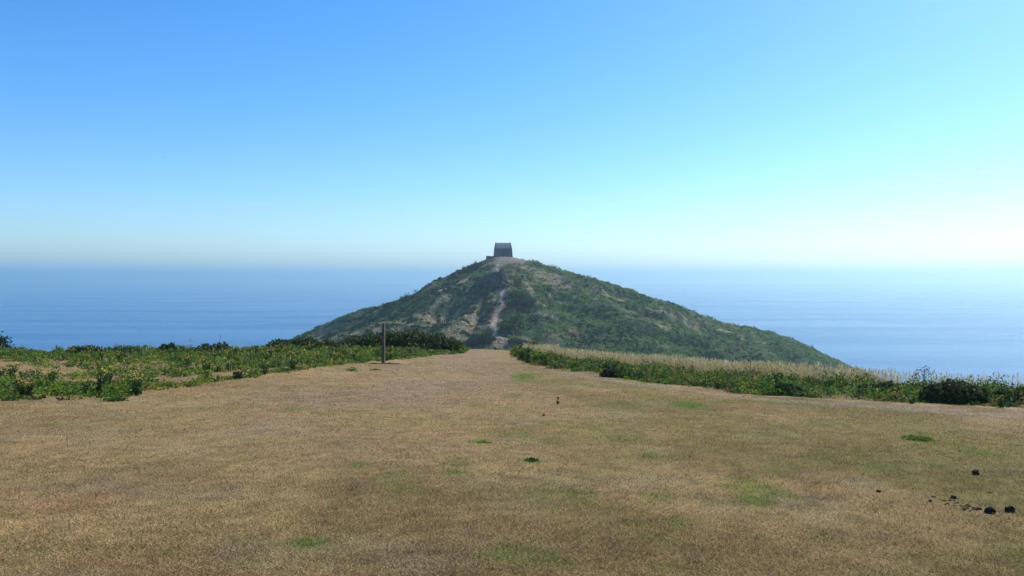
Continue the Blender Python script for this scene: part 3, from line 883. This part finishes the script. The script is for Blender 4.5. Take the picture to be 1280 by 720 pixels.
# individual ones that stand out
SPECIAL = [
    (122, 492, 1, 1.0, 'tallest yellow-flowered plant in the front clump of the left bed'),
    (104, 496, 3, 0.65, 'yellow-flowered plant just left of the tallest one in the left bed'),
    (62, 480, 0, 0.75, 'yellow-flowered plant with bare soil behind it, near the left edge'),
    (14, 474, 2, 0.7, 'yellow-flowered plant at the far left edge of the left bed'),
    (172, 487, 2, 0.6, 'yellow-flowered plant right of the tallest one in the left bed'),
    (660, 456, 3, 1.2, 'leading yellow-flowered plant at the path end of the right bed'),
    (974, 488, 3, 1.05, 'brightest yellow-flowered plant in the middle of the right bed'),
    (1252, 511, 0, 0.62, 'low yellow-flowered plant at the turf edge beside the largest dark bush'),
    (232, 462, 1, 0.8, 'orange-tinged flowering plant at the back of the left bed'),
]
for px, py, k, s, lb in SPECIAL:
    place_rag(k, ground_at(px, py), rr.uniform(0, 6.28), s, lb)
n = 0
while n < 90:
    px = rr.uniform(-10, 500) if rr.random() < 0.4 else rr.uniform(240, 490); py = rr.uniform(438, 500)
    if (py - HOR) / F - PA - PB * (px - 640) / F < 0.035: continue
    x, y, z = ground_at(px, py)
    if float(left_density(np.array([x]), np.array([y]))[0]) < 0.45: continue
    n += 1
    zone = 'front rows' if y < 21 else ('middle' if y < 30 else 'skyline edge')
    place_rag(n % 4, (x, y, z), rr.uniform(0, 6.28), rr.uniform(0.45, 0.78), 'small yellow-flowered weed among the green growth in the %s of the left bed' % zone, 'yellow-flowered weeds in the %s of the left bed' % zone)
n = 0
while n < 22:
    px = rr.uniform(650, 960) if n < 16 else rr.uniform(960, 1280)
    x0 = (px - 640) / F; d = rr.uniform(15, 38); x, y = x0 * d, d
    if float(right_density(np.array([x]), np.array([y]))[0]) < 0.4: continue
    n += 1
    place_rag(n % 4, (x, y, hz(x, y)), rr.uniform(0, 6.28), rr.uniform(0.5, 0.7), 'small yellow-flowered weed scattered among the dark growth of the right bed', 'yellow-flowered weeds in the right bed')
# a cluster at the path end of the right bed
for k, (px, py) in enumerate([(668, 455), (676, 455), (652, 452), (684, 458), (664, 449)]):
    place_rag(k % 4, ground_at(px, py), k * 1.3, 0.85 + 0.08 * (k % 3), 'yellow-flowered plant crowding round the leading one at the path end of the right bed', 'yellow flowers at the path end of the right bed')

# ------------------------------------------------------------ weeds in the turf
def weed(px, py, rx, ry, h, n, seed, label, cols, leaf=0.03):
    p = ground_at(px, py); r = rs(seed)
    root = empty('weed_tuft', p); tag(root, label, 'weed')
    D = dome_points(r, n, 1, 1, 0.1) * np.array([rx, ry, h])
    V, Fc, C = leaf_cloud(D, leaf, np.array(cols)[r.randint(0, len(cols), n)] * r.uniform(0.7, 1.3, n)[:, None], seed + 1, 2.4)
    mesh_obj('leaves', V, Fc, M_LEAF, C, root)
    v, f = join([tube([(0, 0, -0.02), (math.cos(a) * rx * 0.6, math.sin(a) * ry * 0.6, h * 0.5)], [0.003, 0.002], 4) for a in np.arange(0, 6.28, 0.9)])
    mesh_obj('stem', v, f, M_STEM, None, root)
YG = [(0.12, 0.20, 0.02), (0.08, 0.16, 0.02), (0.16, 0.20, 0.03)]
weed(1150, 555, 0.21, 0.26, 0.05, 520, 900, 'bright green leafy patch on the dry turf above the black lumps', YG, 0.022)
weed(665, 577, 0.09, 0.10, 0.02, 110, 903, 'small dark green rosette alone in the middle of the turf', MD, 0.022)
weed(697, 504, 0.03, 0.05, 0.15, 9, 906, 'thin upright weed on the turf before the right bed', MD)
weed(680, 519, 0.03, 0.05, 0.10, 7, 909, 'small upright weed just below the thin tall one', MD)
weed(142, 501, 0.25, 0.2, 0.08, 260, 912, 'low green weed creeping onto the turf at the front of the left bed', MD + YG)
weed(603, 553, 0.12, 0.1, 0.01, 50, 915, 'flat green weed beside the worn track in mid turf', YG, 0.02)
weed(1140, 506, 0.05, 0.05, 0.12, 40, 918, 'tiny sprig on the turf edge below the tall lone weed', MD)
weed(468, 465, 0.2, 0.2, 0.04, 60, 921, 'small green weed at the turf edge just below the wooden post', YG)
weed(440, 465, 0.25, 0.2, 0.12, 90, 924, 'green weed left of the wooden post at the tip of the left bed', YG)

def stalk(name, px, d, h, label, seed, heads):
    p = at_d(px, d); r = rs(seed)
    root = empty(name, p); tag(root, label, 'plant')
    parts = [tube([(0, 0, -0.05), (0.01, 0, h * 0.5), (0.03, 0, h)], [0.012, 0.010, 0.006], 5)]
    HP = []
    for k in range(heads):
        t = 0.5 + 0.5 * k / max(heads, 1); a = r.uniform(0, 6.28); l = 0.16 * (1.2 - t * 0.6)
        e = (0.02 + math.cos(a) * l, math.sin(a) * l, h * t + l * 0.6)
        parts.append(tube([(0.02, 0, h * t), e], [0.005, 0.003], 4))
        HP.append(np.array(e) + r.normal(size=(9, 3)) * 0.035)
    v, f = join(parts); mesh_obj('stem', v, f, M_BARK, None, root)
    for HP in HP:
        V, Fc, C = leaf_cloud(HP, 0.035, np.tile((0.10, 0.12, 0.06), (len(HP), 1)), seed + 1)
        mesh_obj('seed_head', V, Fc, M_LEAF, C, root)
stalk('tall_weed', 1155, 20.0, 0.55, 'tall lone weed with seed heads standing against the sea in the right bed', 930, 9)
stalk('bare_stalk', 274, 34.5, 0.75, 'bare upright stalk on the left skyline against the sea', 940, 0)

# ------------------------------------------------------------ post
def box(x0, x1, y0, y1, z0, z1):
    V = [(x, y, z) for z in (z0, z1) for (x, y) in ((x0, y0), (x1, y0), (x1, y1), (x0, y1))]
    return V, [(0, 3, 2, 1), (4, 5, 6, 7), (0, 1, 5, 4), (1, 2, 6, 5), (2, 3, 7, 6), (3, 0, 4, 7)]

def post():
    p = ground_at(479, 456)
    root = empty('wooden_post', p, math.radians(-19)); tag(root, 'weathered square wooden post standing alone at the edge of the turf', 'post')
    s = 0.047; h = 1.40; c = 0.012
    V = []; Fc = []
    prof = [(s, -0.25), (s * 1.02, 0.0), (s, 0.5), (s * 0.98, 1.0), (s * 0.97, h - 0.03), (s * 0.72, h)]
    for (q, z) in prof:
        cc = c * q / s
        for (x, y) in ((-q + cc, -q), (q - cc, -q), (q, -q + cc), (q, q - cc), (q - cc, q), (-q + cc, q), (-q, q - cc), (-q, -q + cc)):
            V.append((x + z * 0.008, y, z + (x * 0.25 if z > h - 0.02 else 0)))
    for k in range(len(prof) - 1):
        for j in range(8):
            j2 = (j + 1) % 8
            Fc.append((k * 8 + j, k * 8 + j2, k * 8 + 8 + j2, k * 8 + 8 + j))
    Fc.append(tuple((len(prof) - 1) * 8 + j for j in range(8)))
    mesh_obj('shaft', V, Fc, M_WOOD, None, root)
    # two rusty bolt heads
    for z in (h - 0.16, h - 0.30):
        v, f = tube([(0, -s - 0.008, z), (0, -s + 0.004, z)], [0.009, 0.009], 6)
        mesh_obj('bolt', v, f, M_BARK, None, root)
    # scraped hollow with a rim of loose dark soil round the foot
    r = rs(950); V = []; Fc = []
    N = 40; rings = [0.07, 0.16, 0.26, 0.36, 0.46]
    for i, R in enumerate(rings):
        for k in range(N):
            a = 2 * math.pi * k / N
            q = R * (1 + 0.18 * math.sin(3 * a + 1) + r.uniform(-0.06, 0.06)) * (1.25 if abs(math.cos(a)) > 0.7 else 0.9)
            x, y = p[0] + q * math.cos(a), p[1] + q * math.sin(a)
            zz = hz(x, y) + (0.012, 0.02, 0.045, 0.035, -0.03)[i] + r.uniform(-0.012, 0.012)
            V.append((x, y, zz))
    for i in range(len(rings) - 1):
        for k in range(N):
            k2 = (k + 1) % N
            Fc.append((i * N + k, i * N + k2, i * N + N + k2, i * N + N + k))
    m = noise_mat('loose_soil', (0.035, 0.025, 0.02), (0.10, 0.07, 0.05), 14, 0.95, 0.9, 0.03)
    o = mesh_obj('soil_mound', V, Fc, m)
    tag(o, 'ring of dark loose soil round the foot of the wooden post', 'soil')
post()

# ------------------------------------------------------------ black lumps on the turf
def lump(r, R, flat, seed):
    n1, n2 = 9, 7; V = []; Fc = []
    for j in range(n2 + 1):
        ph = math.pi * j / n2
        for i in range(n1):
            t = 2 * math.pi * i / n1
            q = R * (0.78 + 0.5 * r.uniform(0, 1) ** 1.2)
            if j in (0, n2): q = R * 0.95
            V.append((q * math.sin(ph) * math.cos(t), q * math.sin(ph) * math.sin(t) * 0.85, q * math.cos(ph) * flat + R * flat * 0.4))
    for j in range(n2):
        for i in range(n1):
            i2 = (i + 1) % n1
            Fc.append((j * n1 + i, (j + 1) * n1 + i, (j + 1) * n1 + i2, j * n1 + i2))
    return V, Fc
LUMPS = [(1222, 598, 4.3, 0.95, 'black lump farthest up the turf, apart from the others'),
         (1100, 616, 3.2, 0.7, 'small black lump alone on the turf, left of all the others'),
         (1194, 624, 4.0, 0.7, 'black lump just above the trail of dark crumbs'),
         (1240, 641, 6.0, 0.9, 'large black lump at the right end of the trail of crumbs'),
         (1265, 640, 5.8, 0.95, 'rightmost large black lump, apart from the trail of crumbs'),
         (1165, 627, 2.4, 0.6, 'little black crumb left of the trail of crumbs'),
         (1169, 622, 3.2, 0.25, 'flat thin black flake above the little crumb left of the trail'),
         (1240, 617, 3.0, 0.25, 'flat black flake alone above the large lump'),
         (1143, 613, 1.3, 0.5, 'tiny black speck halfway between the lone small lump and the trail'),
         (1264, 648, 2.0, 0.4, 'tiny brown crumb just below the rightmost large lump')]
for i, (px, py, r_, fl, lb) in enumerate(LUMPS):
    p = ground_at(px, py); d = p[1]; r = rs(960 + i)
    v, f = lump(r, r_ * d / F, fl, i)
    o = mesh_obj('dried_lump', v, f, M_DUNG); o.location = p; tag(o, lb, 'lump')
r = rs(990); protos = []
trail = [(1180 + 42 * (k / 25.0) + r.normal() * 1.5, 628 + 9 * (k / 25.0) + r.normal() * 2.2) for k in range(26)] + [(1211, 636), (1215, 634), (1208, 638), (1219, 637), (1226, 637), (1212, 632)]
for i, (px, py) in enumerate(trail):
    p = ground_at(px, py); big = i >= 26
    if i < 5 or i == 26:
        v, f = lump(r, (3.4 if big else 1.7) * p[1] / F, 0.45, i); o = mesh_obj('dried_crumb', v, f, M_DUNG); protos.append(o)
    else:
        o = (protos[5] if big else protos[i % 5]).copy(); COL.objects.link(o)
    o.location = p; o.rotation_euler = (0, 0, r.uniform(0, 6.28)); s = r.uniform(0.7, 1.3); o.scale = (s, s * r.uniform(0.6, 1), s)
    tag(o, 'small black crumb in the trail between the black lumps', 'crumb', 'trail of black crumbs')
# scattered droppings elsewhere on the turf
for i, (px, py) in enumerate([(1193, 563), (1199, 563), (1200, 580), (1028, 672), (1034, 670), (1023, 674), (1055, 675), (1112, 659), (1147, 666), (640, 560), (623, 607), (853, 659), (771, 695), (106, 690), (1173, 574), (1088, 662), (700, 475), (720, 477), (410, 488)]):
    p = ground_at(px, py)
    o = protos[i % 5].copy(); COL.objects.link(o); o.location = p; o.rotation_euler = (0, 0, i)
    s = 0.9 if p[1] < 12 else 0.7; o.scale = (s, s, s * 0.7)
    tag(o, 'tiny dark dropping scattered on the turf away from the trail of crumbs', 'crumb', 'scattered dark specks on the turf')

# ------------------------------------------------------------ chapel
def chapel():
    cx, cy = HX + 0.15, HY + 2.0
    z0 = CZ + 8.0 - 0.9
    root = empty('stone_chapel', (cx, cy, z0), math.radians(3)); tag(root, 'small ruined stone chapel with steep roof on the hill summit', 'chapel')
    hw, dp = 3.55, 2.4       # half length, half depth
    wh = 4.0; rh = 6.4       # eaves and ridge
    t = 0.7
    # openings of the front wall: door and small window
    ops = [(-0.45, 0.35, 0.9, 2.7, 'doorway'), (1.35, 1.85, 1.5, 2.5, 'window')]
    xs_ = sorted({-hw, hw, *[o[0] for o in ops], *[o[1] for o in ops]}); zs_ = sorted({-1.0, wh, *[o[2] for o in ops], *[o[3] for o in ops]})
    V = []; Fc = []
    def quad(a, b, c, d):
        i = len(V); V.extend([a, b, c, d]); Fc.append((i, i + 1, i + 2, i + 3))
    batter = 0.25
    def yf(z): return -dp - batter * (1 - z / wh)
    def xs2(x, z): return x * (1 + (-0.055 + 0.10 * (1 - z / wh) if abs(x) == hw else 0))
    for i in range(len(xs_) - 1):
        for j in range(len(zs_) - 1):
            x0, x1, za, zb = xs_[i], xs_[i + 1], zs_[j], zs_[j + 1]
            if any(o[0] <= x0 and x1 <= o[1] and o[2] <= za and zb <= o[3] for o in ops): continue
            quad((xs2(x0, za), yf(za), za), (xs2(x1, za), yf(za), za), (xs2(x1, zb), yf(zb), zb), (xs2(x0, zb), yf(zb), zb))
    for (x0, x1, za, zb, _) in ops:
        yb = -dp + t
        quad((x0, yf(za), za), (x0, yf(zb), zb), (x0, yb, zb), (x0, yb, za))
        quad((x1, yf(za), za), (x1, yb, za), (x1, yb, zb), (x1, yf(zb), zb))
        quad((x0, yf(zb), zb), (x1, yf(zb), zb), (x1, yb, zb), (x0, yb, zb))
        quad((x0, yf(za), za), (x0, yb, za), (x1, yb, za), (x1, yf(za), za))
    # rear wall
    quad((hw, dp + batter, -1), (-hw, dp + batter, -1), (-hw * 0.94, dp, wh), (hw * 0.94, dp, wh))
    mesh_obj('wall', V, Fc, M_STONE, None, root)
    # gable walls rise a little above the roof
    for sx in (-1, 1):
        V = []; x1 = sx * (hw - 0.2); x2 = sx * (hw - 0.75)
        prof = [(-dp - 0.3, -1), (-dp - 0.02, wh), (-dp * 0.9, wh + 0.5), (-0.2, rh + 0.12), (0.2, rh + 0.12), (dp * 0.9, wh + 0.5), (dp + 0.02, wh), (dp + 0.3, -1)]
        for (y, z) in prof:
            k = 0.15 * (1 - (z + 1) / (rh + 1)) * hw * sx
            V.append((x1 + sx * 0.03 + k - sx * 0.28 * max(0, (z - wh) / (rh - wh)), y, z))
        for (y, z) in prof: V.append((x2, y, z))
        n = len(prof); Fc = [tuple(range(n)), tuple(range(n, 2 * n))[::-1]] + [(i, i + n, (i + 1) % n + n, (i + 1) % n) for i in range(n)]
        mesh_obj('gable', V, Fc, M_STONE, None, root)
    # stone roof, slightly curved, with slab courses
    V = []; Fc = []; xr = hw - 0.55
    prof = []
    K = 9
    for k in range(K + 1):
        a = k / K
        y = -(dp + 0.10) * (1 - a) ** 0.92; z = wh - 0.05 + (rh - wh) * (1 - (1 - a) ** 1.25)
        prof.append((y, z))
        if k < K: prof.append((y + 0.01, z + 0.05))
    prof = prof + [(-y, z) for (y, z) in prof[::-1][1:]]
    for (y, z) in prof: V += [(-xr, y, z), (xr, y, z)]
    for i in range(len(prof) - 1): Fc.append((2 * i, 2 * i + 1, 2 * i + 3, 2 * i + 2))
    mesh_obj('roof', V, Fc, M_SLAB, None, root)
    # low ruined garden wall beside it
    wx = cx - hw - 1.7; rt = empty('ruined_wall', (wx, cy + 0.2, z0)); tag(rt, 'low ruined stone wall against the left end of the chapel', 'wall')
    V = []; Fc = []; r = rs(1000); L_ = 3.2; N = 10
    for i in range(N + 1):
        x = -L_ / 2 + L_ * i / N; h = 1.0 + r.uniform(-0.1, 0.1)
        V += [(x, -0.35, -2.0), (x, -0.28, h), (x, 0.28, h), (x, 0.35, -2.0)]
    for i in range(N):
        for j in range(3):
            a = i * 4 + j; Fc.append((a, a + 4, a + 5, a + 1))
    Fc += [(0, 1, 2, 3), (4 * N + 3, 4 * N + 2, 4 * N + 1, 4 * N)]
    mesh_obj('masonry', V, Fc, M_STONE, None, rt)
chapel()

# ------------------------------------------------------------ crags
def crag(name, px, py, sx, sy, sh, seed, label, y0=200):
    p = hill_at(px, py, y0); r = rs(seed)
    n1, n2 = 30, 16; V = []; Fc = []
    for j in range(n2 + 1):
        ph = math.pi / 2 * j / n2
        for i in range(n1):
            t = 2 * math.pi * i / n1
            cx_, cy_, cz_ = math.cos(t) * math.sin(ph), math.sin(t) * math.sin(ph), math.cos(ph)
            q = 0.60 + 0.75 * float(fbm(np.array([cx_ * 2.4 + seed]), np.array([cy_ * 2.4 + cz_ * 2]), seed, 4)[0])
            f = 1.0 if cy_ > 0 else 0.75     # steeper front
            V.append((cx_ * q * sx, cy_ * q * sy * f, (max(cz_, 0) ** 1.7) * q * sh * (1 + 0.35 * cx_) - 0.6))
    for j in range(n2):
        for i in range(n1):
            i2 = (i + 1) % n1
            Fc.append((j * n1 + i, (j + 1) * n1 + i, (j + 1) * n1 + i2, j * n1 + i2))
    o = mesh_obj(name, V, Fc, M_ROCK); o.location = p
    tag(o, label, 'rock')
crag('rock_outcrop', 614, 357, 6.5, 4.0, 5.6, 1100, 'dark crag left of the path just below the summit')
crag('rock_outcrop', 625, 354, 3.2, 2.8, 5.0, 1103, 'pointed dark rock at the path side, right of the larger crag')
crag('rock_outcrop', 608, 400, 2.6, 2.0, 1.4, 1106, 'pale weathered rock left of the path low on the hill')
crag('rock_outcrop', 712, 418, 2.4, 1.8, 1.2, 1109, 'small rock exposed on the hill right of the path')

# ------------------------------------------------------------ gull and boat
def gull():
    d = 300.0; x = (207 - 640) / F * d; z = CZ + (HOR - 197) / F * d
    secs = [(-0.30, 0.01), (-0.22, 0.05), (-0.05, 0.085), (0.10, 0.08), (0.20, 0.05), (0.26, 0.055), (0.32, 0.035), (0.38, 0.008)]
    v, f = tube([(q[0], 0, 0) for q in secs], [q[1] for q in secs], 10)
    parts = [(v, f)]
    root = empty('seagull', (x, d, z), math.radians(25)); tag(root, 'tiny dark bird gliding high in the sky at the left', 'bird')
    mesh_obj('body', v, f, M_GULL, None, root, smooth=True)
    for s in (-1, 1):
        V = []; Fc = []
        ws = [(0.03, 0.12, 0.14, 0.03), (0.25, 0.16, 0.12, 0.12), (0.45, 0.10, 0.09, 0.11), (0.68, -0.06, 0.05, 0.03)]
        for (yy, xl, ch, zz) in ws: V += [(xl, s * yy, zz), (xl - ch * 0.6, s * yy, zz + 0.015), (xl - ch * 1.6, s * yy, zz - 0.005), (xl - ch * 0.6, s * yy, zz - 0.008)]
        for k in range(3):
            for j in range(4):
                a = k * 4 + j; b = k * 4 + (j + 1) % 4
                Fc.append((a, b, b + 4, a + 4))
        Fc += [(0, 1, 2, 3), (15, 14, 13, 12)]
        mesh_obj('wing', V, Fc, M_GULL, None, root)
    V, Fc = box(-0.42, -0.27, -0.05, 0.05, -0.006, 0.006); mesh_obj('tail', V, Fc, M_GULL, None, root)
gull()

def boat():
    px, py = 237, 431
    d = CZ / ((py - HOR) / F); x = (px - 640) / F * d
    root = empty('sailing_boat', (x, d, 0), math.radians(35)); tag(root, 'tiny white sailing boat on the sea beyond the left crest', 'boat')
    L_ = 7.0; N = 10; V = []; Fc = []
    for k in range(N + 1):
        t = k / N; xx = -L_ / 2 + L_ * t; wd = 1.1 * (math.sin(math.pi * min(1, 0.25 + t * 0.75)) ** 0.7 if t < 1 else 0.02)
        V += [(xx, -wd, 0.9 + 0.3 * t * t), (xx, -wd * 0.6, 0.1), (xx, 0, -0.3), (xx, wd * 0.6, 0.1), (xx, wd, 0.9 + 0.3 * t * t)]
    for k in range(N):
        for j in range(5):
            a = k * 5 + j; b = k * 5 + (j + 1) % 5
            Fc.append((a, b, b + 5, a + 5))
    Fc += [(0, 1, 2, 3, 4), tuple(N * 5 + j for j in (4, 3, 2, 1, 0))]
    mesh_obj('hull', V, Fc, M_SAIL, None, root)
    v, f = tube([(0.4, 0, 0.8), (0.4, 0, 9.6)], [0.08, 0.05], 6); mesh_obj('mast', v, f, M_GULL, None, root)
    def sail(a, b, c, bulge):
        V = []; Fc = []; n = 6
        a, b, c = Vector(a), Vector(b), Vector(c)
        for side in (0, 1):
            for i in range(n + 1):
                for j in range(n + 1):
                    u, v_ = i / n, j / n
                    p = a.lerp(b, u); q = c
                    w_ = p.lerp(q, v_)
                    w_ = w_ + Vector((0, bulge * math.sin(math.pi * u) * (1 - v_) * math.sin(math.pi * (0.15 + 0.85 * v_)) + side * 0.03, 0))
                    V.append(tuple(w_))
        m = (n + 1) * (n + 1)
        for side in (0, 1):
            for i in range(n):
                for j in range(n):
                    k = side * m + i * (n + 1) + j
                    Fc.append((k, k + 1, k + n + 2, k + n + 1))
        return V, Fc
    v, f = sail((0.3, 0, 1.5), (-3.0, 0.4, 1.5), (0.35, 0, 9.4), 0.4); mesh_obj('mainsail', v, f, M_SAIL, None, root)
    v, f = sail((3.4, 0, 1.3), (0.7, 0.3, 1.4), (0.5, 0, 8.2), 0.4); mesh_obj('jib', v, f, M_SAIL, None, root)
boat()
